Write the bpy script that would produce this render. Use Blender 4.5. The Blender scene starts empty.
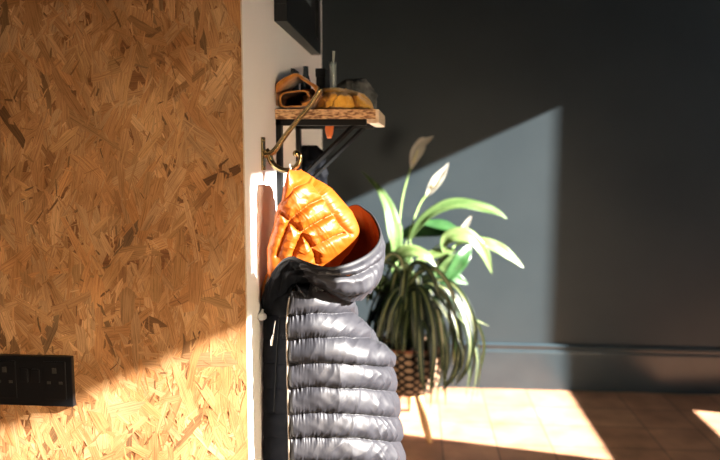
import bpy, math, random
import numpy as np
from mathutils import Vector, Matrix, noise

# ------------------------------------------------------------------ camera
F = 700.0
EYE = 1.22
_v = np.array([.0786, .1143, -1.0]); _v /= np.linalg.norm(_v)
_u = np.array([.0097, 1, 0]); _u -= _v * _u.dot(_v); _u /= np.linalg.norm(_u)
_x = np.cross(_v, _u)
R = np.array([_x, _v, _u])
C0 = np.array([0, 0, EYE])

scene = bpy.context.scene
cd = bpy.data.cameras.new('camera')
cam = bpy.data.objects.new('camera', cd)
scene.collection.objects.link(cam)
cd.sensor_width = 36.0
cd.lens = 35.0
cd.clip_start = 0.02
M = Matrix([list(R[0]) + [0], list(R[1]) + [0], list(R[2]) + [EYE], [0, 0, 0, 1]])
cam.matrix_world = M
cd.dof.use_dof = True
cd.dof.focus_distance = 1.30
cd.dof.aperture_fstop = 3.2
scene.camera = cam
scene.cycles.diffuse_bounces = 2

# ------------------------------------------------------------------ light
SUN_DIR = Vector((-1.0, 0.23, -0.46)).normalized()
sl = bpy.data.lights.new('sun', 'SUN')
sl.energy = 58.0
sl.angle = math.radians(0.6)
sl.color = (1.0, 0.94, 0.86)
so = bpy.data.objects.new('sun', sl)
so.rotation_euler = SUN_DIR.to_track_quat('-Z', 'Y').to_euler()
so.location = (4, -1, 3)
scene.collection.objects.link(so)
w = bpy.data.worlds.new('world'); scene.world = w
w.use_nodes = True
w.node_tree.nodes['Background'].inputs[0].default_value = (0.90, 0.95, 1.0, 1)
w.node_tree.nodes['Background'].inputs[1].default_value = 1.0
# added warm fill lamp behind the camera for the board and near wall
al = bpy.data.lights.new('added_fill', 'AREA')
al.shape = 'RECTANGLE'; al.size = 1.0; al.size_y = 0.9; al.spread = math.radians(60)
al.energy = 16.5
al.color = (1.0, 0.76, 0.50)
ao = bpy.data.objects.new('added_fill', al)
ao.location = (1.5, -.95, .65)
ao.rotation_euler = Vector((-1.4, 2.1, -.25)).to_track_quat('-Z', 'Y').to_euler()
scene.collection.objects.link(ao)
scene.view_settings.view_transform = 'Standard'
scene.view_settings.look = 'None'
scene.view_settings.gamma = 1.0
scene.view_settings.use_curve_mapping = False
scene.view_settings.exposure = 0.0

# ------------------------------------------------------------------ helpers
def ray(px, py):
    return R @ np.array([(px - 360) / F, (230 - py) / F, -1.0])
def atY(px, py, Y):
    d = ray(px, py); return C0 + d * (Y / d[1])
def V(px, py, Y):
    return Vector(atY(px, py, Y))
def smooth(o):
    o.data.polygons.foreach_set('use_smooth', [True] * len(o.data.polygons))
def obj(name, verts, faces, m, parent=None, sm=True, uvs=None):
    me = bpy.data.meshes.new(name)
    me.from_pydata([tuple(map(float, v)) for v in verts], [], faces)
    if uvs is not None:
        ul = me.uv_layers.new(name='UVMap')
        li = np.zeros(len(me.loops), dtype=np.int32)
        me.loops.foreach_get('vertex_index', li)
        ul.data.foreach_set('uv', np.asarray(uvs, dtype=np.float32)[li].ravel())
    me.materials.append(m)
    o = bpy.data.objects.new(name, me)
    scene.collection.objects.link(o)
    if parent: o.parent = parent
    if sm: smooth(o)
    me.validate()
    return o
def tag(o, label=None, cat=None, group=None, kind=None):
    if label: o['label'] = label
    if cat: o['category'] = cat
    if group: o['group'] = group
    if kind: o['kind'] = kind
    return o
def thing(name, label, cat, loc, group=None):
    o = bpy.data.objects.new(name, None)
    o.empty_display_size = .05
    scene.collection.objects.link(o)
    return tag(o, label, cat, group)       # parts are built in world coordinates, so the empty stays at the origin...
def settle(root, loc):
    # ...and is moved to the base of the thing once its parts exist
    loc = Vector(loc)
    root.location = loc
    for c in root.children:
        c.matrix_parent_inverse = Matrix.Translation(-loc)
class MB:
    def __init__(s): s.v = []; s.f = []
    def add(s, v, f):
        n = len(s.v); s.v += [tuple(p) for p in v]; s.f += [[i + n for i in q] for q in f]
    def box(s, a, b, bev=0.0):
        x0, y0, z0 = a; x1, y1, z1 = b
        if bev <= 0:
            v = [(x, y, z) for x in (x0, x1) for y in (y0, y1) for z in (z0, z1)]
            s.add(v, [(0, 1, 3, 2), (4, 6, 7, 5), (0, 4, 5, 1), (2, 3, 7, 6), (0, 2, 6, 4), (1, 5, 7, 3)])
            return
        import bmesh
        bm = bmesh.new(); bmesh.ops.create_cube(bm, size=1)
        for q in bm.verts:
            q.co = Vector(((x0 + x1) / 2 + q.co.x * (x1 - x0), (y0 + y1) / 2 + q.co.y * (y1 - y0), (z0 + z1) / 2 + q.co.z * (z1 - z0)))
        bmesh.ops.bevel(bm, geom=bm.edges[:], offset=bev, segments=2, affect='EDGES', profile=.6)
        bm.verts.index_update()
        s.add([q.co[:] for q in bm.verts], [[q.index for q in f.verts] for f in bm.faces]); bm.free()
    def tube(s, pts, rad, n=10, flat=(1, 1), up=(0, 0, 1), res=0):
        pts = [Vector(p) for p in pts]
        if not hasattr(rad, '__len__'): rad = [rad] * len(pts)
        if res: pts, rad = spline(pts, rad, res)
        N = len(pts); rings = []
        t0 = (pts[1] - pts[0]).normalized()
        upv = Vector(up)
        a = upv - t0 * upv.dot(t0)
        if a.length < 1e-3: a = Vector((1, 0, 0)) - t0 * t0.x
        a.normalize()
        for i in range(N):
            t = (pts[min(i + 1, N - 1)] - pts[max(i - 1, 0)])
            if t.length < 1e-9: t = t0
            t.normalize()
            a = (a - t * a.dot(t)); a.normalize(); b = t.cross(a)
            rings.append([pts[i] + (a * math.cos(2 * math.pi * k / n) * flat[0] + b * math.sin(2 * math.pi * k / n) * flat[1]) * rad[i] for k in range(n)])
        v = [p for r in rings for p in r]
        f = [(i * n + k, i * n + (k + 1) % n, (i + 1) * n + (k + 1) % n, (i + 1) * n + k) for i in range(N - 1) for k in range(n)]
        f.append(list(range(n))[::-1]); f.append([(N - 1) * n + k for k in range(n)])
        s.add(v, f)
    def lathe(s, prof, c=(0, 0, 0), n=32, axis='z'):
        v = []
        for r, z in prof:
            for k in range(n):
                a = 2 * math.pi * k / n
                if axis == 'z': v.append((c[0] + r * math.cos(a), c[1] + r * math.sin(a), c[2] + z))
                elif axis == 'y': v.append((c[0] + r * math.cos(a), c[1] + z, c[2] + r * math.sin(a)))
                else: v.append((c[0] + z, c[1] + r * math.cos(a), c[2] + r * math.sin(a)))
        f = [(i * n + k, i * n + (k + 1) % n, (i + 1) * n + (k + 1) % n, (i + 1) * n + k) for i in range(len(prof) - 1) for k in range(n)]
        s.add(v, f)
    def sphere(s, c, r, n=12, sc=(1, 1, 1)):
        v = []; m = n // 2
        for i in range(m + 1):
            th = math.pi * i / m
            for k in range(n):
                a = 2 * math.pi * k / n
                v.append((c[0] + r * sc[0] * math.sin(th) * math.cos(a), c[1] + r * sc[1] * math.sin(th) * math.sin(a), c[2] + r * sc[2] * math.cos(th)))
        s.add(v, [(i * n + k, i * n + (k + 1) % n, (i + 1) * n + (k + 1) % n, (i + 1) * n + k) for i in range(m) for k in range(n)])
    def build(s, name, m, parent=None, sm=False):
        return obj(name, s.v, s.f, m, parent, sm)
def spline(pts, rad, res):
    P = [pts[0]] + list(pts) + [pts[-1]]; Q = [rad[0]] + list(rad) + [rad[-1]]
    op, orr = [], []
    for i in range(1, len(P) - 2):
        for k in range(res):
            t = k / res
            c = [(-t ** 3 + 2 * t ** 2 - t) / 2, (3 * t ** 3 - 5 * t ** 2 + 2) / 2, (-3 * t ** 3 + 4 * t ** 2 + t) / 2, (t ** 3 - t ** 2) / 2]
            op.append(sum((P[i - 1 + j] * c[j] for j in range(4)), P[0] * 0))
            orr.append(sum(Q[i - 1 + j] * c[j] for j in range(4)))
    op.append(P[-1]); orr.append(Q[-1])
    return op, orr
def nz(x, y, z=0.0):
    return noise.noise(Vector((x, y, z)))
def interp(tab, y):
    ys = [t[0] for t in tab]
    return [float(np.interp(y, ys, [t[k] for t in tab])) for k in range(1, len(tab[0]))]
def sm_interp(tab, ys):
    """smoothed table interpolation -> arrays"""
    a = np.array(tab, float); out = []
    yy = np.asarray(ys)
    for k in range(1, a.shape[1]):
        base = np.interp(yy, a[:, 0], a[:, k])
        h = 2.0
        acc = 0
        for d in (-1.5, -1, -.5, 0, .5, 1, 1.5):
            acc = acc + np.interp(np.clip(yy + d * h, a[0, 0], a[-1, 0]), a[:, 0], a[:, k])
        out.append(acc / 7)
    return out
def segdist(px, py, segs):
    """distance in px to a list of polylines (px, py arrays)"""
    d = np.full(px.shape, 1e9); along = np.zeros(px.shape)
    for poly in segs:
        L = 0
        for (x0, y0), (x1, y1) in zip(poly[:-1], poly[1:]):
            ex, ey = x1 - x0, y1 - y0; l2 = ex * ex + ey * ey
            t = np.clip(((px - x0) * ex + (py - y0) * ey) / l2, 0, 1)
            dd = np.hypot(px - x0 - t * ex, py - y0 - t * ey)
            al = L + t * math.sqrt(l2)
            along = np.where(dd < d, al, along); d = np.minimum(d, dd)
            L += math.sqrt(l2)
    return d, along
def vnoise(fx, fy, seed=0.0):
    out = np.zeros(fx.shape)
    it = np.nditer([fx, fy, out], op_flags=[['readonly'], ['readonly'], ['writeonly']])
    for a, b, c in it:
        c[...] = noise.noise(Vector((float(a), float(b), seed)))
    return out
def ridge(fx, fy, seed=0.0):
    return 1 - 2 * np.abs(vnoise(fx, fy, seed))
def grid_normals(P, closed=False):
    if closed:
        du = np.roll(P, -1, 1) - np.roll(P, 1, 1)
    else:
        du = np.gradient(P, axis=1)
    dv = np.gradient(P, axis=0)
    n = np.cross(du, dv)
    l = np.linalg.norm(n, axis=2, keepdims=True); l[l < 1e-12] = 1
    return n / l
def rays(px, py, Y):
    """world points for arrays of px, py, Y"""
    c = np.stack([(px - 360) / F, (230 - py) / F, -np.ones_like(px)], -1)
    d = c @ R.T
    return C0 + d * (Y / d[..., 1])[..., None]
def gridfaces(nr, nc, closed=False, c0=0, c1=None):
    f = []
    c1 = nc if c1 is None else c1
    for i in range(nr - 1):
        for k in range(c0, c1 if closed else c1 - 1):
            k2 = (k + 1) % nc
            f.append((i * nc + k, (i + 1) * nc + k, (i + 1) * nc + k2, i * nc + k2))
    return f
def sheet(name, P, m, parent=None, closed=False, flip=False, uvs=None, cap=False):
    nr, nc = P.shape[:2]
    f = gridfaces(nr, nc, closed)
    if cap:
        f.append(list(range(nc))); f.append([(nr - 1) * nc + k for k in range(nc)][::-1])
    if flip: f = [q[::-1] for q in f]
    return obj(name, P.reshape(-1, 3), f, m, parent, True, uvs)

# ------------------------------------------------------------------ materials
def mat(name, col, rough=.5, spec=.5, metal=0.0, **kw):
    m = bpy.data.materials.new(name); m.use_nodes = True
    b = m.node_tree.nodes['Principled BSDF']
    b.inputs['Base Color'].default_value = (*col, 1)
    b.inputs['Roughness'].default_value = rough
    b.inputs['Specular IOR Level'].default_value = spec
    b.inputs['Metallic'].default_value = metal
    for k, v in kw.items():
        b.inputs[k.replace('_', ' ')].default_value = v
    return m
def N(m, t, **kw):
    n = m.node_tree.nodes.new(t)
    for k, v in kw.items(): setattr(n, k, v)
    return n
def L(m, a, b): m.node_tree.links.new(a, b)
def bsdf(m): return m.node_tree.nodes['Principled BSDF']
def vary(m, c1, c2, scale=5, detail=4, stretch=(1, 1, 1), coord='Object', bump=0, bscale=None, lo=.35, hi=.65, uv=False):
    tc = N(m, 'ShaderNodeTexCoord'); mp = N(m, 'ShaderNodeMapping')
    mp.inputs['Scale'].default_value = stretch
    L(m, tc.outputs[coord], mp.inputs[0])
    n = N(m, 'ShaderNodeTexNoise'); n.inputs['Scale'].default_value = scale; n.inputs['Detail'].default_value = detail
    L(m, mp.outputs[0], n.inputs['Vector'])
    r = N(m, 'ShaderNodeValToRGB')
    r.color_ramp.elements[0].position = lo; r.color_ramp.elements[0].color = (*c1, 1)
    r.color_ramp.elements[1].position = hi; r.color_ramp.elements[1].color = (*c2, 1)
    L(m, n.outputs[0], r.inputs[0]); L(m, r.outputs[0], bsdf(m).inputs['Base Color'])
    if bump:
        n2 = N(m, 'ShaderNodeTexNoise'); n2.inputs['Scale'].default_value = bscale or scale * 4; n2.inputs['Detail'].default_value = 4
        L(m, mp.outputs[0], n2.inputs['Vector'])
        bp = N(m, 'ShaderNodeBump'); bp.inputs['Strength'].default_value = bump; bp.inputs['Distance'].default_value = .002
        L(m, n2.outputs[0], bp.inputs['Height']); L(m, bp.outputs[0], bsdf(m).inputs['Normal'])
    return r

# floor tiles
m_floor = mat('terracotta_tiles', (.4, .2, .12), .45, .4)
def floor_nodes():
    m = m_floor
    tc = N(m, 'ShaderNodeTexCoord'); mp = N(m, 'ShaderNodeMapping')
    mp.inputs['Location'].default_value = (-.1245, -.130, 0)
    L(m, tc.outputs['Object'], mp.inputs[0])
    br = N(m, 'ShaderNodeTexBrick'); br.offset = 0; br.squash = 1
    br.inputs['Scale'].default_value = 1
    br.inputs['Brick Width'].default_value = .2257; br.inputs['Row Height'].default_value = .2257
    br.inputs['Mortar Size'].default_value = .0032; br.inputs['Mortar Smooth'].default_value = .4
    br.inputs['Color1'].default_value = (.54, .28, .165, 1); br.inputs['Color2'].default_value = (.45, .22, .125, 1)
    br.inputs['Mortar'].default_value = (.15, .085, .055, 1)
    L(m, mp.outputs[0], br.inputs[0])
    n = N(m, 'ShaderNodeTexNoise'); n.inputs['Scale'].default_value = 7; n.inputs['Detail'].default_value = 5
    L(m, tc.outputs['Object'], n.inputs[0])
    mx = N(m, 'ShaderNodeMix', data_type='RGBA', blend_type='OVERLAY'); mx.inputs[0].default_value = .75
    L(m, br.outputs['Color'], mx.inputs[6]); L(m, n.outputs[0], mx.inputs[7])
    L(m, mx.outputs[2], bsdf(m).inputs['Base Color'])
    bp = N(m, 'ShaderNodeBump'); bp.inputs['Strength'].default_value = .6; bp.inputs['Distance'].default_value = .002; bp.invert = True
    ad = N(m, 'ShaderNodeMath', operation='ADD'); ml = N(m, 'ShaderNodeMath', operation='MULTIPLY'); ml.inputs[1].default_value = .35
    L(m, n.outputs[0], ml.inputs[0]); L(m, br.outputs['Fac'], ad.inputs[0]); L(m, ml.outputs[0], ad.inputs[1])
    L(m, ad.outputs[0], bp.inputs['Height']); L(m, bp.outputs[0], bsdf(m).inputs['Normal'])
floor_nodes()
m_navy = mat('navy_wall_paint', (.05, .062, .070), .5, .35, Diffuse_Roughness=.6)
vary(m_navy, (.027, .042, .052), (.033, .049, .059), 3, 5, bump=.10, bscale=160)
m_navygloss = mat('navy_skirting_paint', (.05, .062, .07), .25, .5)
vary(m_navygloss, (.026, .041, .052), (.032, .049, .060), 6, 4, bump=.08, bscale=60)
m_white = mat('white_wall_paint', (.72, .70, .70), .6, .3)
vary(m_white, (.82, .80, .78), (.86, .84, .82), 4, 4, bump=.12, bscale=90)
m_ceil = mat('ceiling_paint', (.05, .055, .06), .8, .2)
m_blackmetal = mat('black_painted_metal', (.005, .0055, .006), .6, .15)
m_blackframe = mat('black_picture_frame', (.008, .010, .012), .45, .3)
m_socket = mat('matt_black_socket', (.008, .008, .009), .35, .4)
m_brass = mat('aged_brass', (.50, .36, .16), .24, .5, 1.0)
vary(m_brass, (.26, .19, .085), (.38, .28, .14), 40, 4)
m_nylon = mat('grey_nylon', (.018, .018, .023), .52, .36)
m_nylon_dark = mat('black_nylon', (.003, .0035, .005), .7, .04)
m_bind = mat('black_elastic_binding', (.015, .015, .018), .6, .3)
m_orange = mat('orange_nylon_lining', (.26, .064, .003), .45, .35)
m_orange_in = mat('orange_nylon_inside', (.20, .042, .005), .5, .3)
m_pipe = mat('beige_seam_piping', (.16, .13, .10), .5, .4)
m_zip = mat('white_metal_pull', (.75, .73, .70), .3, .5, .3)
m_toggle = mat('clear_plastic_toggle', (.8, .8, .8), .15, .6, Transmission_Weight=.5)

def translucent(m, col, f):
    t = N(m, 'ShaderNodeBsdfTranslucent'); mx = N(m, 'ShaderNodeMixShader'); mx.inputs[0].default_value = f
    t.inputs[0].default_value = (*col, 1); out = m.node_tree.nodes['Material Output']
    L(m, bsdf(m).outputs[0], mx.inputs[1]); L(m, t.outputs[0], mx.inputs[2]); L(m, mx.outputs[0], out.inputs[0])
translucent(m_orange, (.45, .12, .005), .30)
# OSB strands : colour attribute + grain along the uv
m_osb = mat('osb_strands', (.5, .25, .1), .55, .25)
def osb_nodes():
    m = m_osb
    at = N(m, 'ShaderNodeAttribute', attribute_name='tone')
    uv = N(m, 'ShaderNodeUVMap'); mp = N(m, 'ShaderNodeMapping'); mp.inputs['Scale'].default_value = (14, 520, 1)
    L(m, uv.outputs[0], mp.inputs[0])
    n = N(m, 'ShaderNodeTexNoise'); n.inputs['Scale'].default_value = 1; n.inputs['Detail'].default_value = 6; n.inputs['Roughness'].default_value = .75
    L(m, mp.outputs[0], n.inputs[0])
    r = N(m, 'ShaderNodeValToRGB'); e = r.color_ramp.elements
    e[0].position = .28; e[0].color = (.26, .20, .15, 1); e[1].position = .56; e[1].color = (1.08, 1.06, 1.02, 1)
    L(m, n.outputs[0], r.inputs[0])
    mx = N(m, 'ShaderNodeMix', data_type='RGBA', blend_type='MULTIPLY'); mx.inputs[0].default_value = 1.0
    L(m, at.outputs['Color'], mx.inputs[6]); L(m, r.outputs[0], mx.inputs[7])
    tc = N(m, 'ShaderNodeTexCoord'); n3 = N(m, 'ShaderNodeTexNoise'); n3.inputs['Scale'].default_value = 9; n3.inputs['Detail'].default_value = 3
    L(m, tc.outputs['Object'], n3.inputs[0])
    r3 = N(m, 'ShaderNodeValToRGB'); e = r3.color_ramp.elements
    e[0].position = .35; e[0].color = (.78, .70, .62, 1); e[1].position = .65; e[1].color = (1.1, 1.1, 1.1, 1)
    L(m, n3.outputs[0], r3.inputs[0])
    m2 = N(m, 'ShaderNodeMix', data_type='RGBA', blend_type='MULTIPLY'); m2.inputs[0].default_value = 1
    L(m, mx.outputs[2], m2.inputs[6]); L(m, r3.outputs[0], m2.inputs[7])
    L(m, m2.outputs[2], bsdf(m).inputs['Base Color'])
    bp = N(m, 'ShaderNodeBump'); bp.inputs['Strength'].default_value = .35; bp.inputs['Distance'].default_value = .0006
    L(m, n.outputs[0], bp.inputs['Height']); L(m, bp.outputs[0], bsdf(m).inputs['Normal'])
osb_nodes()
m_osbedge = mat('osb_cut_edge', (.5, .3, .15), .7, .2)
vary(m_osbedge, (.16, .075, .035), (.60, .38, .20), 90, 6, (1, 1, 3), lo=.38, hi=.6, bump=.5, bscale=200)
m_paleedge = mat('pale_board_edge', (.62, .50, .36), .7, .2)
vary(m_paleedge, (.50, .38, .26), (.70, .58, .43), 60, 5)

# =================================================================== STRUCTURE
XW = -0.294
def struct(o): o['kind'] = 'structure'; return o
b = MB(); b.box((-2.6, -1.14, -.05), (2.6, 3.7, 0)); struct(b.build('floor', m_floor))
b = MB(); b.box((-2.6, -1.14, 2.75), (2.6, 3.7, 2.8)); struct(b.build('ceiling', m_ceil))
b = MB(); b.box((-2.6, 3.55, 0), (2.6, 3.7, 2.75)); struct(b.build('wall_back', m_navy))
b = MB(); b.box((-2.7, -1.14, 0), (-2.6, 3.7, 2.75)); struct(b.build('wall_left', m_navy))
# skirting : profile extruded along x
prof = [(3.552, .238), (3.541, .238), (3.534, .234), (3.531, .228), (3.533, .222), (3.5365, .216), (3.5365, .205), (3.5315, .199), (3.5305, .190), (3.529, .0), (3.552, .0)]
vs = [(x, y, z) for x in (-2.6, 2.5) for y, z in prof]; n = len(prof)
fs = [(k, (k + 1) % n, n + (k + 1) % n, n + k) for k in range(n)] + [list(range(n))[::-1], list(range(n, 2 * n))]
struct(obj('baseboard_back', vs, fs, m_navygloss, None, False))
# white partition wall whose near end carries the board
b = MB(); b.box((-2.6, 1.2005, 0), (XW - .001, 1.30, 2.75)); b.box((XW - .12, 1.30, 0), (XW, 2.225, 2.75)); b.box((XW - .1, 1.2005, 0), (XW, 1.3001, 2.75))
struct(b.build('wall_center', m_white))
# right wall with the glazed openings the sun comes through
def right_wall():
    b = MB(); x0, x1 = 2.5, 2.56
    ops = [(.10, .59, 1.70, 2.222), (.59, 1.25, 1.70, 2.475), (2.315, 3.133, .788, 2.285), (2.315, 3.03, .05, .568)]
    ys = sorted({-1.14, 3.7, *[o[0] for o in ops], *[o[1] for o in ops]})
    for ya, yb in zip(ys[:-1], ys[1:]):
        holes = sorted([(o[2], o[3]) for o in ops if o[0] <= ya + 1e-6 and o[1] >= yb - 1e-6])
        z = 0
        for h0, h1 in holes:
            b.box((x0, ya, z), (x1, yb, h0)); z = h1
        b.box((x0, ya, z), (x1, yb, 2.75))
    return b.build('wall_right', m_navy)
struct(right_wall())
b = MB()
b.box((-2.6, -1.14, 0), (1.0, -1.1, 2.75)); b.box((2.0, -1.14, 0), (2.6, -1.1, 2.75)); b.box((1.0, -1.14, 0), (2.0, -1.1, .2)); b.box((1.0, -1.14, 1.1), (2.0, -1.1, 2.75))
struct(b.build('wall_behind', m_navy))

# OSB facing board
def osb_board(x0, x1, z0, z1, y, seed=3):
    rnd = random.Random(seed)
    V_, Fc, UV, TN = [], [], [], []
    def poly(pts, uv, tone):
        n = len(V_); V_.extend(pts); UV.extend(uv); TN.extend([tone] * len(pts)); Fc.append(list(range(n, n + len(pts))))
    yb = y + .0006
    poly([(x0, yb, z0), (x1, yb, z0), (x1, yb, z1), (x0, yb, z1)], [(0, 0), (1, 0), (1, 1), (0, 1)], (.24, .11, .045))
    area = (x1 - x0) * (z1 - z0)
    pal = [(.50, .25, .095), (.56, .30, .125), (.46, .21, .075), (.62, .36, .165), (.40, .17, .055), (.52, .27, .10), (.58, .33, .15), (.33, .13, .042), (.48, .20, .06)]
    specs = []
    nbig = int(area * 2500); nsm = int(area * 7500)
    for i in range(nbig): specs.append((rnd.uniform(.04, .14), rnd.uniform(.009, .030), i / nbig * .8))
    for i in range(nsm): specs.append((rnd.uniform(.007, .035), rnd.uniform(.0008, .0045), rnd.uniform(.05, 1)))
    specs.sort(key=lambda s: s[2])
    for i, (l, wd, d) in enumerate(specs):
        cx = rnd.uniform(x0 - .01, x1 + .01); cz = rnd.uniform(z0 - .01, z1 + .01)
        ang = rnd.gauss(math.pi / 2, .5) if rnd.random() < .78 else rnd.uniform(0, math.pi)
        ca, sa = math.cos(ang), math.sin(ang)
        k = 6 if l > .03 else 3
        top = [(-l / 2 + l * j / k, wd / 2 * rnd.uniform(.75, 1.1)) for j in range(k + 1)]
        bot = [(-l / 2 + l * j / k, -wd / 2 * rnd.uniform(.75, 1.1)) for j in range(k + 1)]
        sk = rnd.uniform(-1, 1) * wd * .9
        top[0] = (top[0][0] + sk * .5, top[0][1] * .8); top[-1] = (top[-1][0] + rnd.uniform(-1, 1) * wd, top[-1][1] * rnd.uniform(.3, .9))
        bot[-1] = (bot[-1][0] + rnd.uniform(-1, 1) * wd * .6, bot[-1][1] * rnd.uniform(.3, .9)); bot[0] = (bot[0][0] - sk * .5, bot[0][1] * .7)
        bend = rnd.gauss(0, .045)
        tone = tuple(.5 * a_ + .5 * b_ for a_, b_ in zip(rnd.choice(pal), (.50, .26, .10))); br = rnd.gauss(1.0, .13)
        if rnd.random() < (.05 if l > .03 else .16): br *= .45
        tone = tuple(max(.02, c * br * q) for c, q in zip(tone, (1, 1.08, 1.3)))
        u0, v0 = rnd.uniform(0, 9), rnd.uniform(0, 9)
        yy = y + .0004 - d * .0006
        tx, tz = rnd.gauss(0, .003), rnd.gauss(0, .008)
        pts, uv = [], []
        for (a, c) in bot + top[::-1]:
            c2 = c + bend * ((a / l * 2) ** 2) * l * .5
            X = cx + a * ca - c2 * sa; Z = cz + a * sa + c2 * ca
            X = min(max(X, x0), x1); Z = min(max(Z, z0), z1)
            pts.append((X, yy + a * tx + c * tz, Z)); uv.append((u0 + a, v0 + c))
        poly(pts, uv, tone)
    # board body behind the strands
    n = len(V_)
    bx = [(x, yy, z) for x in (x0, x1) for yy in (y + .0008, y + .0103) for z in (z0, z1)]
    V_.extend(bx); UV.extend([(0, 0)] * 8); TN.extend([(.62, .42, .22)] * 8)
    for q in [(0, 1, 3, 2), (4, 6, 7, 5), (0, 4, 5, 1), (2, 3, 7, 6), (0, 2, 6, 4), (1, 5, 7, 3)]: Fc.append([n + i for i in q])
    o = obj('wall_front', V_, Fc, m_osb, None, False, UV)
    ca = o.data.color_attributes.new('tone', 'FLOAT_COLOR', 'POINT')
    arr = np.ones((len(V_), 4), dtype=np.float32); arr[:, :3] = np.array(TN)
    ca.data.foreach_set('color', arr.ravel())
    o.data.materials.append(m_paleedge)
    for p in o.data.polygons[-6:]: p.material_index = 1
    return o
struct(osb_board(-1.15, XW - .0005, .35, 1.75, 1.190))

# =================================================================== SOCKET
def socket():
    r = thing('electrical_socket', 'matt black double wall socket on the chipboard wall', 'socket', None)
    yb = 1.1896
    X1 = atY(72, 380, 1.18)[0]; X0 = X1 - .158
    zt = atY(60, 357, 1.18)[2]; zb = atY(60, 407, 1.18)[2]
    b = MB(); b.box((X0, yb - .0085, zb), (X1, yb + .002, zt), .0016); b.build('face_plate', m_socket, r)
    yf = yb - .0085
    cx = (X0 + X1) / 2
    for s in (-1, 1):
        c = cx + s * .047
        b = MB(); b.box((c - .0205, yf - .0022, zb + .014), (c + .0205, yf + .003, zt - .009), .0012)
        o = b.build('outlet', m_socket, r)
        h = MB()
        zc = (zt + zb) / 2 + .004
        h.box((c - .004, yf - .0026, zc + .012), (c + .004, yf - .002, zc + .022))
        for t in (-1, 1): h.box((c + t * .011 - .0035, yf - .0026, zc - .008), (c + t * .011 + .0035, yf - .002, zc - .003))
        h.build('pin_slots', mat_slot, r)
        b = MB(); c2 = cx + s * .011
        b.box((c2 - .0075, yf - .0035, zc - .006), (c2 + .0075, yf + .002, zc + .019), .002)
        b.build('rocker_switch', m_socket, r)
    settle(r, ((X0 + X1) / 2, yb, zb))
mat_slot = mat('slot_edge_grey', (.05, .045, .04), .4, .5)
socket()

# =================================================================== HOOK
def hook():
    Y = 1.34
    r = thing('coat_hook', 'large aged brass double coat hook on the white wall', 'hook', None)
    b = MB()
    zt = atY(263, 137, Y)[2]; zb = atY(263, 170.5, Y)[2]
    b.box((XW, Y - .012, zb), (XW + .0045, Y + .012, zt), .0018)
    b.build('back_plate', m_brass, r)
    b = MB()
    up = [(264.5, 155), (268, 154), (272.5, 152.5), (277, 147.5), (284, 137.5), (297, 121), (309, 106.5), (316.5, 96), (319.5, 91), (320.5, 88.5)]
    b.tube([V(x, y, Y) for x, y in up], [.010, .0085, .0075, .0068, .0062, .0058, .0056, .0056, .0060, .003], 14, (1, .8), up=(0, 1, 0), res=6)
    b.sphere(V(319.8, 90.2, Y), .0056, 14)
    # raised ridge along the arm
    b.tube([V(x + .2, y - 1.0, Y - .0048) for x, y in up[3:-1]], .0016, 8, res=5)
    b.build('upper_arm', m_brass, r, True)
    b = MB()
    lo = [(265.5, 150), (269, 155), (271, 161), (275.5, 166.5), (282, 169.8), (289, 170.2), (295, 167.5), (299.3, 162.3), (300, 157), (298, 153.8), (295.2, 153)]
    b.tube([V(x, y, Y) for x, y in lo], [.0075, .0078, .0072, .0066, .0063, .0061, .0060, .0058, .0056, .0056, .0045], 14, (1, .85), up=(0, 1, 0), res=6)
    b.sphere(V(296, 153.6, Y), .0066, 14)
    b.build('lower_hook', m_brass, r, True)
    for z in (zt - .006, zb + .006):
        b = MB(); b.sphere((XW + .0045, Y, z), .0036, 10, (.5, 1, 1)); b.build('screw', m_brass, r, True)
    settle(r, (XW, Y, zb))
hook()

# =================================================================== JACKET
jk = thing('quilted_jacket', 'grey quilted down jacket with orange lined hood hanging from the brass hook', 'jacket', None)

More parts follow.
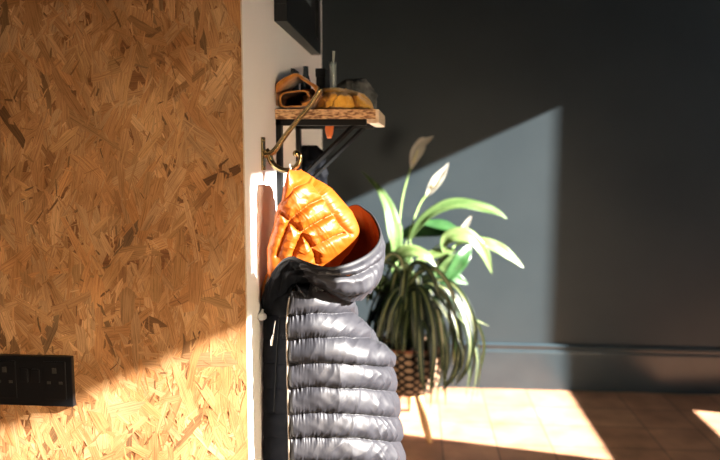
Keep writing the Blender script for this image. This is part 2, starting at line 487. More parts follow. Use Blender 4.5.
def body():
    NR = 470
    ys = np.linspace(284, 560, NR)
    cor, = sm_interp([(284, 296), (292, 291), (300, 289), (320, 287.5), (350, 288), (400, 288.5), (460, 289.5), (560, 292)], ys)
    xr, = sm_interp([(284, 342), (292, 347), (300, 351), (312, 357), (326, 366), (340, 377), (350, 387), (355, 392.5), (359, 394), (364, 391.5), (380, 393), (400, 396), (430, 399.5), (460, 402), (560, 408)], ys)
    xl, = sm_interp([(284, 268), (300, 265), (320, 262), (350, 259.5), (400, 257.5), (460, 255.5), (560, 254)], ys)
    seams = [293, 315, 339, 363.5, 388, 413.5, 437.5, 462, 487, 512, 537, 560]
    # front panel
    NC = 330
    t = np.linspace(0, 1, NC)
    s = .5 - .5 * np.cos(np.pi * (.06 + .94 * t)); s = (s - s[0]) / (s[-1] - s[0])
    px = cor[:, None] + (xr - cor)[:, None] * s[None]
    py = np.repeat(ys[:, None], NC, 1)
    Yd = 1.222 + .042 * s + .095 * s ** 4 + .035 * (1 - np.sqrt(np.clip(1 - s ** 5, 0, 1)))
    Yd = np.repeat(Yd[None], NR, 0)
    Yd = Yd - .012 * np.exp(-((ys[:, None] - 345) / 60) ** 2) * np.sin(np.pi * s)[None]
    P = rays(px, py, Yd)
    nrm = grid_normals(P)
    nrm *= np.sign(-nrm[..., 1].mean())
    # seam lines, wandering a little
    wob = 1.6 * np.sin(px / 23.) + 1.2 * vnoise(px / 17, py / 60, 2.) - 3.0 * np.clip((px - 345) / 50, 0, 1) ** 2
    sy = py + wob
    sa = np.array(seams)
    idx = np.clip(np.searchsorted(sa, sy) - 1, 0, len(sa) - 2)
    a = sa[idx]; bb = sa[idx + 1]; tt = np.clip((sy - a) / (bb - a), 0, 1)
    puff = (4 * tt * (1 - tt)) ** .62
    disp = .0145 * puff + .004 * np.sin(np.pi * tt) * (tt - .5)
    ds = np.minimum(sy - a, bb - sy)
    left = np.exp(-np.clip(px - cor[:, None], 0, None) / 22.)
    puck = vnoise(px / 2.1 + (sy - a) * .12 * 0, np.round(sy / 24.5) * 7.3 + py / 16, 5.)
    puck2 = vnoise(px / 3.6 + py / 12., py / 24., 8.)
    disp += .0062 * puck * np.exp(-(ds / 2.9)) * (.2 + 1.3 * left)
    disp += .0022 * puck2 * np.exp(-(ds / 4.5)) * (.3 + .7 * left)
    # broad drapes and diagonal creases
    disp += .0042 * vnoise(px / 34. + py / 60, py / 19., 11.)
    disp += .0022 * ridge(px / 11. + py / 22, py / 30. - px / 60, 14.) * np.clip((px - 300) / 40, 0.2, 1)
    disp += .0010 * vnoise(px / 9. - py / 14., py / 9., 17.)
    # drop creases near the right edge
    g = np.exp(-((px - 384) / 15.) ** 2)
    disp += .0045 * ridge((px - .35 * py) / 8.0, py / 26., 21.) * g
    # raglan seam
    d, al = segdist(px, py, [[(347, 296), (354, 306), (362, 321), (371, 334), (380, 347), (386, 357), (390, 372)]])
    disp -= .007 * np.exp(-(d / 2.4)) * np.clip((375 - py) / 30, 0, 1)
    disp += .003 * vnoise(al / 2.6, d / 9, 3.) * np.exp(-d / 6) * np.clip((380 - py) / 30, 0, 1)
    # fade at the corner
    edge = np.clip(s * 26, 0, 1)[None]
    # long slack folds slanting down towards the hem at the right
    sl_ = ridge((px + .55 * py) / 17., (py - .4 * px) / 45., 33.)
    disp += .0030 * np.clip(sl_ - .55, 0, 1) * 1.3 * np.clip((px - 330) / 30, 0, 1)
    tail = np.clip((1 - s) * 9, .45, 1)[None]
    P2 = P + nrm * (disp * (.55 + .45 * edge) * tail)[..., None]
    sheet('front_panel', P2, m_nylon, jk)
    # side panel (in its own shade) from the corner back to the wall
    NS = 70
    u = np.linspace(0, 1, NS)
    sx = cor[:, None] + (xl - cor)[:, None] * u[None]
    Ys = 1.2235 + (1.318 - 1.2235) * u ** 1.05
    Ps = rays(sx, np.repeat(ys[:, None], NS, 1), np.repeat(Ys[None], NR, 0))
    ns = grid_normals(Ps); ns *= np.sign(-ns[..., 0].mean())
    spy = np.repeat(ys[:, None], NS, 1)
    tts = tt[:, :1]
    dsp = .005 * (4 * tts * (1 - tts)) ** .5 * np.sin(np.pi * np.clip(u, 0, 1))[None] ** .5 + .0022 * vnoise(sx / 7., spy / 10., 4.)
    d, al = segdist(sx, spy, [[(279, 318), (277, 350), (275, 400), (274, 412)]])
    dsp -= .0045 * np.exp(-d / 1.6)
    dsp *= np.clip(u * 12, 0, 1)[None]
    Pq = Ps + ns * dsp[..., None]
    Pq[..., 0] = np.maximum(Pq[..., 0], XW + .004)
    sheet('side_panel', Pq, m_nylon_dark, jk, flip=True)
    # back panel closing the body
    NB = 40
    u = np.linspace(0, 1, NB)
    A = P2[:, -1]; B = Pq[:, -1]
    Q = A[:, None] * (1 - u)[None, :, None] + B[:, None] * u[None, :, None]
    Q[..., 1] += .075 * np.sin(np.pi * u)[None]
    Q[..., 0] = np.maximum(Q[..., 0], XW + .004)
    sheet('back_panel', Q, m_nylon, jk, flip=True)
    # pale piping down the corner
    pts = [Vector(P2[i, 0]) + Vector((-.0008, -.0012, 0)) for i in range(20, NR, 6)]
    b = MB(); b.tube(pts, .0016, 8); b.build('seam_piping', m_pipe, jk, True)
    # closing top (under the hood)
    ring = list(P2[0]) + list(Q[0][1:]) + list(Pq[0][::-1][1:-1])
    c = sum((Vector(p) for p in ring), Vector()) / len(ring) + Vector((0, 0, .02))
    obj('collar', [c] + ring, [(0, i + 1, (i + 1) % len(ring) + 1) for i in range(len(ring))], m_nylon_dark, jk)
    # pocket zip
    b = MB()
    zp = [V(x, y, Y) for x, y, Y in [(279.3, 318, 1.243), (278, 335, 1.246), (276.6, 355, 1.250), (275.2, 385, 1.254), (274, 412, 1.257)]]
    b.tube(zp, .0012, 6, res=4); z = b.build('pocket_zip', m_blackmetal, jk, True)
    b = MB()
    zz = [V(275.5, 320.5, 1.236), V(274.4, 327, 1.234), V(273.6, 334, 1.233)]
    b.tube(zz, .0009, 8, res=3)
    b.tube([V(273.4, 334.5, 1.233), V(272.4, 338, 1.232), V(271.7, 342, 1.232), V(271.4, 345.6, 1.232)], [.0017, .0021, .0026, .0018], 10, (1, .5), res=4)
    b.build('zip_pull', m_zip, jk, True)
body()

def loopcurve(pts, n):
    P = [np.array(rays(np.array(float(x)), np.array(float(y)), np.array(float(Y)))) for x, y, Y in pts]
    m = len(P); out = []
    per = n / m
    for k in range(n):
        f = k / per; i = int(f) % m; t = f - int(f)
        p0, p1, p2, p3 = P[(i - 1) % m], P[i], P[(i + 1) % m], P[(i + 2) % m]
        out.append(.5 * ((2 * p1) + (-p0 + p2) * t + (2 * p0 - 5 * p1 + 4 * p2 - p3) * t * t + (-p0 + 3 * p1 - 3 * p2 + p3) * t ** 3))
    return np.array(out)
def hood():
    rim = [(267, 297, 1.315), (270, 280, 1.285), (278, 265, 1.255), (290, 257, 1.228), (303, 261, 1.205), (318, 266, 1.193), (334, 267.5, 1.197), (351, 263, 1.222), (367, 255, 1.26), (376.5, 246, 1.30), (380.5, 236, 1.335),
           (378.5, 226, 1.37), (373, 216, 1.395), (366, 210, 1.415), (356, 205, 1.43), (338, 212, 1.44), (320, 225, 1.44), (300, 245, 1.42), (283, 265, 1.39), (270, 285, 1.35)]
    bot = [(264, 318, 1.325), (266, 318, 1.31), (272, 314, 1.285), (283, 302, 1.262), (297, 287, 1.245), (313, 285, 1.243), (329, 292, 1.243), (344, 300, 1.255), (356, 301, 1.275), (363, 298, 1.31), (366, 294, 1.34),
           (370, 294, 1.37), (366, 294, 1.385), (360, 295, 1.39), (350, 296, 1.40), (335, 298, 1.40), (318, 300, 1.40), (300, 305, 1.39), (283, 310, 1.37), (270, 320, 1.345)]
    n = 400; NV = 110
    A = loopcurve(rim, n); B = loopcurve(bot, n)
    k = np.arange(n) / n * len(rim)       # loop coordinate in control points
    v = np.linspace(0, 1, NV)[:, None, None]
    P = A[None] * (1 - v) + B[None] * v
    cen = P.mean(1, keepdims=True)
    out = P - cen; out[..., 2] *= .2; out /= np.linalg.norm(out, axis=2, keepdims=True)
    bul = .013 * np.sin(np.pi * np.clip(v[..., 0], 0, 1) ** .85)
    side = .35 + .65 * np.exp(-((k - 8.5) / 4.5) ** 2)
    P = P + out * (bul * side[None])[..., None]
    nr = grid_normals(P, True)
    s = np.sign((nr * out).sum(2).mean()); nr *= s
    vv = np.repeat(v[..., 0], n, 1); kk = np.repeat(k[None], NV, 0)
    w1 = np.exp(-((kk - 6.6) / 2.4) ** 2)
    d = 0.006 * np.sin(np.pi * vv)
    # fold slot below the rim on the camera side, and the lobe under it
    d -= .013 * np.exp(-((vv - .30 - .02 * np.sin(kk * 2)) / .055) ** 2) * w1
    d += .006 * np.exp(-((vv - .15) / .08) ** 2) * w1
    d += .007 * np.exp(-((vv - .62) / .2) ** 2) * np.exp(-((kk - 7.8) / 2.0) ** 2)
    # quilting seams across the bowl and creases
    d -= .004 * np.exp(-(np.abs(vv - .80 + .02 * (kk - 8)) / .025)) * np.exp(-((kk - 8) / 3) ** 2)
    d += .0042 * vnoise(kk * 1.4, vv * 4.0 + kk * .5, 2.)
    d += .0016 * ridge(kk * 2.3 + vv * 1.5, vv * 3 - kk * .6, 6.)
    d += .0010 * vnoise(kk * 4., vv * 7., 9.)
    d += .0020 * vnoise(kk * 9., vv * 5., 12.) * np.exp(-np.abs(vv - .3) / .1)
    d *= np.clip(vv * 10, 0, 1)
    Po = P + nr * d[..., None]
    Po[..., 0] = np.maximum(Po[..., 0], XW + .003)
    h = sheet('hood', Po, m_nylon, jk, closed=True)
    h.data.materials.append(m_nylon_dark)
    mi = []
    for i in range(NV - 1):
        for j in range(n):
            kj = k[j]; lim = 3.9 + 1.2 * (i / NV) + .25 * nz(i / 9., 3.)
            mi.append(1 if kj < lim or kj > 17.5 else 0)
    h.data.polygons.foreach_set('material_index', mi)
    # lining inside the hood
    Pi = P[:80] - nr[:80] * (.0035 + .004 * (.5 + .5 * vnoise(kk[:80] * 1.5, vv[:80] * 5, 30.)) * np.clip(vv[:80] * 8, 0, 1))[..., None]
    Pi[..., 0] = np.maximum(Pi[..., 0], XW + .004)
    li = sheet('hood_inner_lining', Pi, m_orange_in, jk, closed=True, cap=False)
    # binding round the rim
    T = np.roll(A, -1, 0) - np.roll(A, 1, 0); T /= np.linalg.norm(T, axis=1, keepdims=True)
    ring = []
    q = 12
    dn = P[6] - P[0]; dn /= np.linalg.norm(dn, axis=1, keepdims=True)
    o2 = np.cross(T, dn)
    for j in range(q):
        a = 2 * math.pi * j / q
        ring.append(A + dn * (.0045 * math.cos(a) + .003) + o2 * (.0026 * math.sin(a)))
    Rg = np.array(ring)             # q x n
    Rg[..., 0] = np.maximum(Rg[..., 0], XW + .002)
    f = [(j * n + i, ((j + 1) % q) * n + i, ((j + 1) % q) * n + (i + 1) % n, j * n + (i + 1) % n) for j in range(q) for i in range(n)]
    obj('hood_binding', Rg.reshape(-1, 3), f, m_bind, jk)
hood()

def lump(name, rows, yc, dep, seams, m, parent, NR=150, NC=170, amp=.006, w=2.2, puck=.0015, big=.003, ns=12., p=.6, dback=.5, tilt=0.0, seed=0., post=None):
    ys = np.linspace(rows[0][0], rows[-1][0], NR)
    xl, xr = sm_interp(rows, ys)
    y0, y1 = rows[0][0], rows[-1][0]
    t = np.linspace(0, 1, NC)
    s = .5 - .5 * np.cos(np.pi * t)
    px = xl[:, None] + (xr - xl)[:, None] * s[None]
    py = np.repeat(ys[:, None], NC, 1)
    q = (ys - y0) / (y1 - y0)
    capf = np.clip(1 - (np.abs(q - .5) * 2) ** 7, 0, 1) ** .5
    prof = np.sin(np.pi * s)[None] ** p * capf[:, None]
    Yf = yc - dep * prof + tilt * (s[None] - .5)
    back = yc + dep * dback * prof[:, ::-1][:, 1:-1] + tilt * (s[::-1][1:-1][None] - .5)
    Pf = rays(px, py, Yf)
    Pb = rays(px[:, ::-1][:, 1:-1], py[:, 1:-1], back)
    P = np.concatenate([Pf, Pb], 1)
    nr = grid_normals(P, True)
    sg = np.sign(-(nr[:, NC // 3:2 * NC // 3, 1]).mean()); nr *= sg
    pxa = np.concatenate([px, px[:, ::-1][:, 1:-1]], 1); pya = np.repeat(ys[:, None], P.shape[1], 1)
    d = big * vnoise(pxa / ns, pya / ns, seed + 1) + big * .45 * vnoise(pxa / ns * 2.6, pya / ns * 2.6, seed + 4)
    if seams:
        ds, al = segdist(pxa, pya, seams)
        d += amp * (1 - np.exp(-ds / (w * 2.2))) - amp
        d -= amp * .5 * np.exp(-(ds / w) ** 2)
        d += puck * vnoise(al / 1.8, ds / 10 + seed, seed + 7) * np.exp(-ds / 5.5)
        d += puck * .6 * ridge(al / 6., ds / 14, seed + 17) * np.exp(-ds / 7.)
        fade = np.sin(np.pi * np.concatenate([s, s[::-1][1:-1]]))[None] ** .8
        d = np.where(d < 0, d * (.25 + .75 * fade), d)
    P = P + nr * d[..., None]
    if post is not None: P = post(P)
    f = gridfaces(NR, P.shape[1], True)
    nc = P.shape[1]
    f.append(list(range(nc))); f.append([(NR - 1) * nc + k for k in range(nc)][::-1])
    return obj(name, P.reshape(-1, 3), f, m, parent, True)

oseams = [[(281, 201), (289, 194), (296, 188), (303, 181), (311, 177)],
          [(266, 240), (272, 222), (279, 211), (288, 221)],
          [(289, 222), (297, 216), (307, 209), (316, 202), (326, 196)],
          [(289, 222), (283, 237), (276, 256)],
          [(289, 222), (296, 227), (304, 233)],
          [(304, 233), (316, 226), (327, 219), (338, 212)],
          [(304, 235), (300, 244), (295, 256), (293, 266)],
          [(304, 235), (312, 245), (318, 256), (320, 266)],
          [(316, 251), (326, 245), (336, 239), (347, 234)],
          [(315, 179), (322, 188), (328, 198), (336, 212), (344, 224), (352, 234)]]
lump('hood_lining', [(169, 290, 299), (171, 288.5, 304), (174, 287, 310), (178, 286, 317), (183, 284.5, 325), (188, 283.5, 331), (195, 282, 338), (203, 279, 345), (209, 276.5, 350), (217, 273.5, 355), (225, 271, 358.5), (233, 269.5, 360), (240, 268.5, 358.5), (248, 267.5, 353), (258, 267, 345), (272, 268, 335), (292, 272, 325)],
     1.335, .046, oseams, m_orange, jk, NR=260, NC=270, amp=.0125, w=1.9, puck=.0018, big=.005, ns=17., p=.5, dback=2.4, tilt=.105,
     post=lambda P: np.concatenate([np.maximum(P[..., :1], XW + .004), P[..., 1:]], -1))
# orange facing edge running down to the toggle, cord lock, loop
b = MB()
b.tube([V(268, 272, 1.300), V(264.5, 283, 1.306), V(262.5, 293, 1.307), V(262, 303, 1.306), V(263, 310, 1.305)], [.002, .0032, .0036, .003, .001], 10, (1, .7), res=5)
b.build('facing_edge', m_orange, jk, True)
b = MB()
c = V(261.6, 316.5, 1.285)
b.sphere(c, .0102, 18, (1, .6, .82)); b.tube([V(262.6, 309, 1.288), V(262, 313, 1.286)], [.0024, .003], 10)
b.tube([c + Vector((.0062 * math.cos(a), -.0045, .0050 * math.sin(a))) for a in [i * math.pi / 6 for i in range(13)]], .0014, 8)
b.build('cord_lock', m_toggle, jk, True)
b = MB()
b.tube([V(292, 171.5, 1.338), V(290.4, 168.2, 1.334), V(289.6, 165.5, 1.336), V(290.6, 164.2, 1.340), V(292.0, 166, 1.345), V(293, 171.5, 1.344)], .0013, 8, res=4)
b.build('hanging_loop', m_zip, jk, True)
settle(jk, (-.16, 1.35, .55))

# =================================================================== SHELF
def shelf():
    r = thing('wall_shelf', 'chipboard shelf on black metal brackets on the white wall above the jacket', 'shelf', None)
    zt, zb = 1.3045, 1.2845
    X1 = -.0765; YE = 1.76
    b = MB(); b.box((XW, 1.47, zb), (X1 - .006, YE, zt)); b.build('board', m_osbedge, r)
    b = MB(); b.box((X1 - .006, 1.470, zb - .008), (X1 + .001, YE, zt - .0005), .001)
    b.box((X1 - .022, 1.472, zb - .0085), (X1 - .005, YE, zb)); b.build('front_lipping', m_paleedge, r)
    for Y in (1.488, 1.735):
        b = MB()
        w_ = .012
        b.box((XW + .0005, Y - w_, 1.075), (XW + .011, Y + w_, zb))
        b.box((XW, Y - w_, zb - .013), (X1 - .026, Y + w_, zb - .0003))
        b.tube([Vector((X1 - .045, Y, zb - .006)), Vector((XW + .004, Y, 1.115))], .0055, 4, (1, 1.2))
        b.build('bracket', m_blackmetal, r)
    settle(r, (XW, 1.6, zt))
shelf()

# =================================================================== PICTURE FRAME
def frame():
    r = thing('picture_frame', 'black picture frame hanging high on the white wall', 'picture frame', None)
    y0, y1, z0, z1 = 1.472, 2.0, 1.485, 2.18
    x0, x1 = XW + .0005, XW + .027
    b = MB(); t = .035
    b.box((x0, y0, z0), (x1, y1, z0 + t), .001); b.box((x0, y0, z1 - t), (x1, y1, z1), .001)
    b.box((x0, y0, z0 + t), (x1, y0 + t, z1 - t), .001); b.box((x0, y1 - t, z0 + t), (x1, y1, z1 - t), .001)
    b.build('frame', m_blackframe, r)
    b = MB(); b.box((x0 + .002, y0 + t - .002, z0 + t - .002), (x0 + .015, y1 - t + .002, z1 - t + .002)); b.build('mount', m_blackframe, r)
    b = MB(); m_ = .11
    b.box((x0 + .015, y0 + m_, z0 + m_), (x0 + .0165, y1 - m_, z1 - m_)); b.build('picture', mat('slate_grey_print', (.10, .13, .14), .5, .4), r)
    settle(r, (XW, (y0 + y1) / 2, z0))
frame()

# =================================================================== THINGS ON THE SHELF
ZS = 1.3045
m_tan = mat('tan_suede', (.42, .17, .03), .85, .2, Sheen_Weight=.3)
vary(m_tan, (.34, .125, .022), (.50, .22, .045), 60, 4, bump=.3, bscale=300)
m_cuffin = mat('dark_brown_cuff_lining', (.05, .022, .012), .9, .1)
m_mustard = mat('mustard_cloth', (.72, .36, .045), .85, .2, Sheen_Weight=.3)
vary(m_mustard, (.62, .29, .03), (.80, .42, .06), 50, 4, bump=.3, bscale=400)
def cuff(name, label, outer, thick, ya, yb, loc):
    """a glove lying with its open cuff to the camera: closed band wall, dark lining, hand part behind"""
    r = thing(name, label, 'glove', None, None)
    n = 96
    A = loopcurve([(x, y, ya) for x, y in outer], n)
    cen = A.mean(0)
    d = A - cen
    l = np.linalg.norm(d, axis=1, keepdims=True)
    inn = A - d / l * thick
    rows = []
    dy = lambda P, k: P + np.array([0, k, 0])
    T = np.arange(n)
    for k in np.linspace(0, 1, 14):
        sc = 1 - .25 * k ** 2
        rr = cen + (A - cen) * sc + np.array([.004 * math.sin(3 * k), (yb - ya) * k, 0])
        rr[:, 2] = np.maximum(rr[:, 2] - .004 * k, ZS + .0006)
        rr += (d / l) * (.0018 * vnoise(T / 6. + 0 * T, T * 0 + k * 4, 3.))[:, None]
        rr[:, 2] = np.maximum(rr[:, 2], ZS + .0006)
        rr[:, 0] = np.maximum(rr[:, 0], XW + .002)
        rows.append(rr)
    lip = cen + (A - cen) * 1.03 + np.array([0, -.001, 0]); 
    lip[:, 0] = np.maximum(lip[:, 0], XW + .002); lip[:, 2] = np.maximum(lip[:, 2], ZS + .0006)
    P = np.array([dy(inn, .004), dy(inn, -.001), (inn + lip) / 2 + np.array([0, -.0025, 0]), lip] + rows)
    last = rows[-1]; c2 = last.mean(0)
    P = np.concatenate([P, [c2 + (last - c2) * .6 + np.array([0, .012, 0]), c2 + (last - c2) * .1 + np.array([0, .016, 0])]])
    sheet('glove_shell', P, m_tan, r, closed=True)
    Pi = np.array([dy(inn, .003), cen + (inn - cen) * .97 + np.array([0, .03, 0]), cen + (inn - cen) * .8 + np.array([0, .07, 0]), cen + (inn - cen) * .1 + np.array([0, .085, 0])])
    sheet('cuff_lining', Pi, m_cuffin, r, closed=True)
    settle(r, loc)
cuff('suede_glove', 'tan suede glove with its open cuff facing out, nearest the wall on the shelf',
     [(280, 104), (279.5, 97), (283, 93), (290, 91.2), (299, 90.3), (306, 91), (309, 95), (309.5, 100), (308.5, 105), (300, 106.8), (290, 107), (283, 107)], .0035, 1.485, 1.60, (-.26, 1.54, ZS))
# strap-like cuff folded over the first glove
def overglove():
    r = thing('suede_glove', 'brown suede glove arched over the open cuffed one by the wall', 'glove', None)
    path = [(276, 107), (276.5, 100), (280, 92), (286, 84.5), (294, 79.3), (302, 77.5), (307, 82), (313, 85), (318.5, 89), (320.5, 95), (317, 101), (312, 104.5), (306, 106)]
    pts, _ = spline([np.array(atY(x, y, 1.53)) for x, y in path], [1] * len(path), 8)
    pts = np.array(pts)
    T = np.gradient(pts, axis=0); T /= np.linalg.norm(T, axis=1, keepdims=True)
    Nn = np.stack([T[:, 2], T[:, 1] * 0, -T[:, 0]], 1)
    rows = []
    n = len(pts)
    wv = .0045 + .0015 * np.sin(np.linspace(0, 9, n))
    # tube cross-section: rounded band of width .1 in y
    sec = [(-1, -.05), (-.4, -.058), (.4, -.058), (1, -.05), (1, 0), (1, .06), (0, .066), (-1, .06), (-1, 0)]
    for a, yy in sec:
        q = pts + Nn * (a * wv)[:, None] + np.array([0, yy, 0])
        q[:, 0] = np.maximum(q[:, 0], XW + .002); q[:, 2] = np.maximum(q[:, 2], ZS + .0005)
        rows.append(q)
    P = np.array(rows).transpose(1, 0, 2)
    P = P + .0016 * np.stack([vnoise(P[..., 0] * 60, P[..., 2] * 60, 1.), vnoise(P[..., 1] * 60, P[..., 2] * 60, 4.), vnoise(P[..., 0] * 50, P[..., 1] * 50, 8.)], -1)
    P[..., 2] = np.maximum(P[..., 2], ZS + .0005)
    sheet('glove_shell', P, m_tan, r, closed=True, cap=True)
    lump('thumb', [(89, 303, 312), (93, 302, 318), (98, 303, 321), (103, 306, 320), (106.5, 309, 316)], 1.56, .02, [], m_tan, r, 30, 40, big=.003, ns=8)
    settle(r, (-.25, 1.53, ZS))
overglove()
def shelfpost(P):
    P[..., 2] = np.maximum(P[..., 2], ZS + .0006); return P
g = thing('folded_cloth', 'mustard yellow folded cloth at the open end of the chipboard shelf', 'cloth', None)
lump('back_fold', [(88, 327, 340), (89.5, 319, 352), (92, 316, 361), (96, 315, 367), (101, 314, 371), (105, 314, 373), (110, 314, 374)], 1.585, .06,
     [[(316, 96), (330, 91), (348, 90), (360, 96), (368, 104)], [(345, 89), (352, 98), (355, 108)]], m_mustard, g, 60, 90, amp=.004, w=1.4, big=.004, ns=9, seed=2, post=shelfpost)
lump('front_fold', [(91.5, 330, 340), (93, 326, 347), (96, 322, 353), (100, 319, 356), (105, 317, 356.5), (110, 316, 355)], 1.535, .055,
     [[(328, 93), (324, 101), (321, 108)], [(339, 92), (333, 99), (330, 108)]], m_mustard, g, 60, 90, amp=.0045, w=1.3, big=.004, ns=8, seed=6, post=shelfpost)
lump('end_fold', [(94.5, 350, 357), (97, 349, 364), (101, 351, 369), (105, 353, 372.5), (110, 354, 373)], 1.54, .045,
     [[(352, 97), (360, 102), (368, 108)]], m_mustard, g, 50, 70, amp=.004, w=1.3, big=.004, ns=8, seed=9, post=shelfpost)
settle(g, (-.13, 1.55, ZS))
m_grey = mat('charcoal_knit', (.085, .09, .088), .9, .1)
vary(m_grey, (.05, .054, .054), (.13, .135, .13), 30, 4, bump=.5, bscale=200)
k = lump('woolly_hat', [(78.5, 350, 362), (80, 343, 367), (83, 338, 370), (88, 334, 373), (95, 332, 376), (103, 331, 377), (116, 331, 377)], 1.685, .045,
         [[(352, 80), (364, 92), (372, 108)], [(340, 84), (350, 96), (352, 108)]], m_grey, None, 60, 80, amp=.004, w=2, big=.007, ns=9, seed=4, post=shelfpost)
tag(k, 'dark grey crumpled hat behind the mustard cloth on the shelf', 'hat')
r = thing('storage_box', 'small black lidded box near the far end of the shelf', 'box', None)
p0 = atY(316, 70, 1.66); p1 = atY(325, 70, 1.66)
b = MB(); b.box((p0[0], 1.66, ZS + .0005), (p1[0], 1.74, 1.40), .002); b.build('box_body', m_blackframe, r)
b = MB(); b.box((p0[0] - .0015, 1.6585, 1.39), (p1[0] + .0015, 1.7415, 1.410), .002); b.build('lid', m_blackframe, r)
settle(r, (p0[0] + .01, 1.7, ZS))
m_glass = mat('clear_glass', (.86, .93, .92), .05, .5, Transmission_Weight=.85, IOR=1.45)
r = thing('bud_vase', 'tall slim clear glass vase standing on the shelf', 'vase', None)
c = atY(333, 90, 1.615)
b = MB(); zt = atY(334, 62, 1.615)[2] - ZS
b.lathe([(0, .0006), (.0095, .0006), (.010, .003), (.009, .012), (.0085, .03), (.0082, zt - .01), (.0095, zt), (.0083, zt - .001), (.0068, zt - .012), (.0068, .03), (0, .012)], (c[0], 1.615, ZS), 24)
b.build('glass_tube', m_glass, r, True)
b = MB(); b.tube([Vector((c[0] + .002, 1.615, ZS + .05)), Vector((c[0] + .001, 1.615, ZS + zt)), Vector((c[0] + .002, 1.615, ZS + zt + .024))], [.0018, .0022, .0030], 8)
b.build('stopper', mat('pale_stopper', (.45, .5, .48), .4, .5), r, True)
settle(r, (c[0], 1.615, ZS))
b = MB(); b.box((XW + .002, 1.655, ZS + .0006), (XW + .009, 1.73, 1.410), .001)
tag(b.build('slab', mat('dark_grey_slab', (.03, .032, .035), .6, .3)), 'dark notebook upright against the white wall on the shelf', 'slab')  # plain dark grey block standing upright by the wall
b = MB(); b.lathe([(0, .0006), (.012, .0006), (.013, .004), (.013, .075), (.007, .095), (.006, .115), (0, .115)], (XW + .030, 1.70, ZS), 20)
tag(b.build('dark_bottle', mat('slate_blue_glass', (.05, .07, .085), .2, .6), None, True), 'slate blue bottle close to the wall behind the gloves', 'bottle')

# under the shelf: dark coat on the far hooks, orange tag
r = lump('dark_coat', [(146, 290, 316), (148, 287, 321), (152, 285, 324), (162, 284, 326), (172, 284, 327), (200, 284, 328), (250, 280, 332), (330, 276, 334), (430, 272, 332)], 1.80, .04,
         [[(300, 152), (306, 190), (303, 300)], [(314, 155), (316, 200), (318, 300)]], m_nylon_dark, None, 120, 60, amp=.006, w=2, big=.012, ns=9, seed=12, dback=.6,
         post=lambda P: np.concatenate([np.maximum(P[..., :1], XW + .004), P[..., 1:]], -1))
tag(r, 'black coat hanging in shade on the white wall under the shelf', 'coat')
r = lump('cloth_tag', [(126, 325, 334), (128, 325, 334), (133, 325.5, 333), (137, 327, 332), (138.3, 328, 331)], 1.56, .008, [], mat('orange_tag_cloth', (.50, .13, .03), .7, .3), None, 30, 30, big=.001, ns=8)
tag(r, 'small orange cloth tag hanging beneath the shelf', 'tag')

# =================================================================== PLANTER + PLANTS
PC = Vector((-.015, 3.0, 0))
m_basket = mat('woven_basket', (.3, .2, .14), .8, .2)
def basket_nodes():
    m = m_basket
    uv = N(m, 'ShaderNodeUVMap'); sp = N(m, 'ShaderNodeSeparateXYZ'); L(m, uv.outputs[0], sp.inputs[0])
    # dark wavy rows : |frac(v*rows + .22*sin(u*..))| thresholds
    su = N(m, 'ShaderNodeMath', operation='MULTIPLY'); su.inputs[1].default_value = 2 * math.pi * 7; L(m, sp.outputs[0], su.inputs[0])
    rw = N(m, 'ShaderNodeMath', operation='MULTIPLY'); rw.inputs[1].default_value = 6.5; L(m, sp.outputs[1], rw.inputs[0])
    fl = N(m, 'ShaderNodeMath', operation='FLOOR'); ra = N(m, 'ShaderNodeMath', operation='ADD'); ra.inputs[1].default_value = .5
    sn = N(m, 'ShaderNodeMath', operation='SINE'); L(m, su.outputs[0], sn.inputs[0])
    ab = N(m, 'ShaderNodeMath', operation='MULTIPLY'); ab.inputs[1].default_value = .50; L(m, sn.outputs[0], ab.inputs[0])
    res = []
    for sg in (1, -1):
        a = N(m, 'ShaderNodeMath', operation='MULTIPLY_ADD'); a.inputs[1].default_value = sg; L(m, ab.outputs[0], a.inputs[0]); L(m, rw.outputs[0], a.inputs[2])
        f = N(m, 'ShaderNodeMath', operation='PINGPONG'); f.inputs[1].default_value = .5; L(m, a.outputs[0], f.inputs[0])
        res.append(f)
    mn = N(m, 'ShaderNodeMath', operation='MINIMUM'); L(m, res[0].outputs[0], mn.inputs[0]); L(m, res[1].outputs[0], mn.inputs[1])
    r = N(m, 'ShaderNodeValToRGB'); e = r.color_ramp.elements
    e[0].position = .16; e[0].color = (.014, .011, .010, 1); e[1].position = .23; e[1].color = (.36, .235, .15, 1)
    L(m, mn.outputs[0], r.inputs[0]); L(m, r.outputs[0], bsdf(m).inputs['Base Color'])
    bp = N(m, 'ShaderNodeBump'); bp.inputs['Strength'].default_value = .7; bp.inputs['Distance'].default_value = .004
    L(m, mn.outputs[0], bp.inputs['Height']); L(m, bp.outputs[0], bsdf(m).inputs['Normal'])
basket_nodes()
m_rim = mat('reddish_rim', (.30, .10, .055), .6, .3)
m_soil = mat('potting_soil', (.03, .02, .013), .95, .1)
vary(m_soil, (.015, .010, .007), (.06, .04, .028), 60, 6, bump=1, bscale=120)
m_wood = mat('pale_oak_leg', (.62, .36, .16), .45, .4)
vary(m_wood, (.54, .29, .12), (.70, .43, .21), 12, 5, (1, 1, .12))
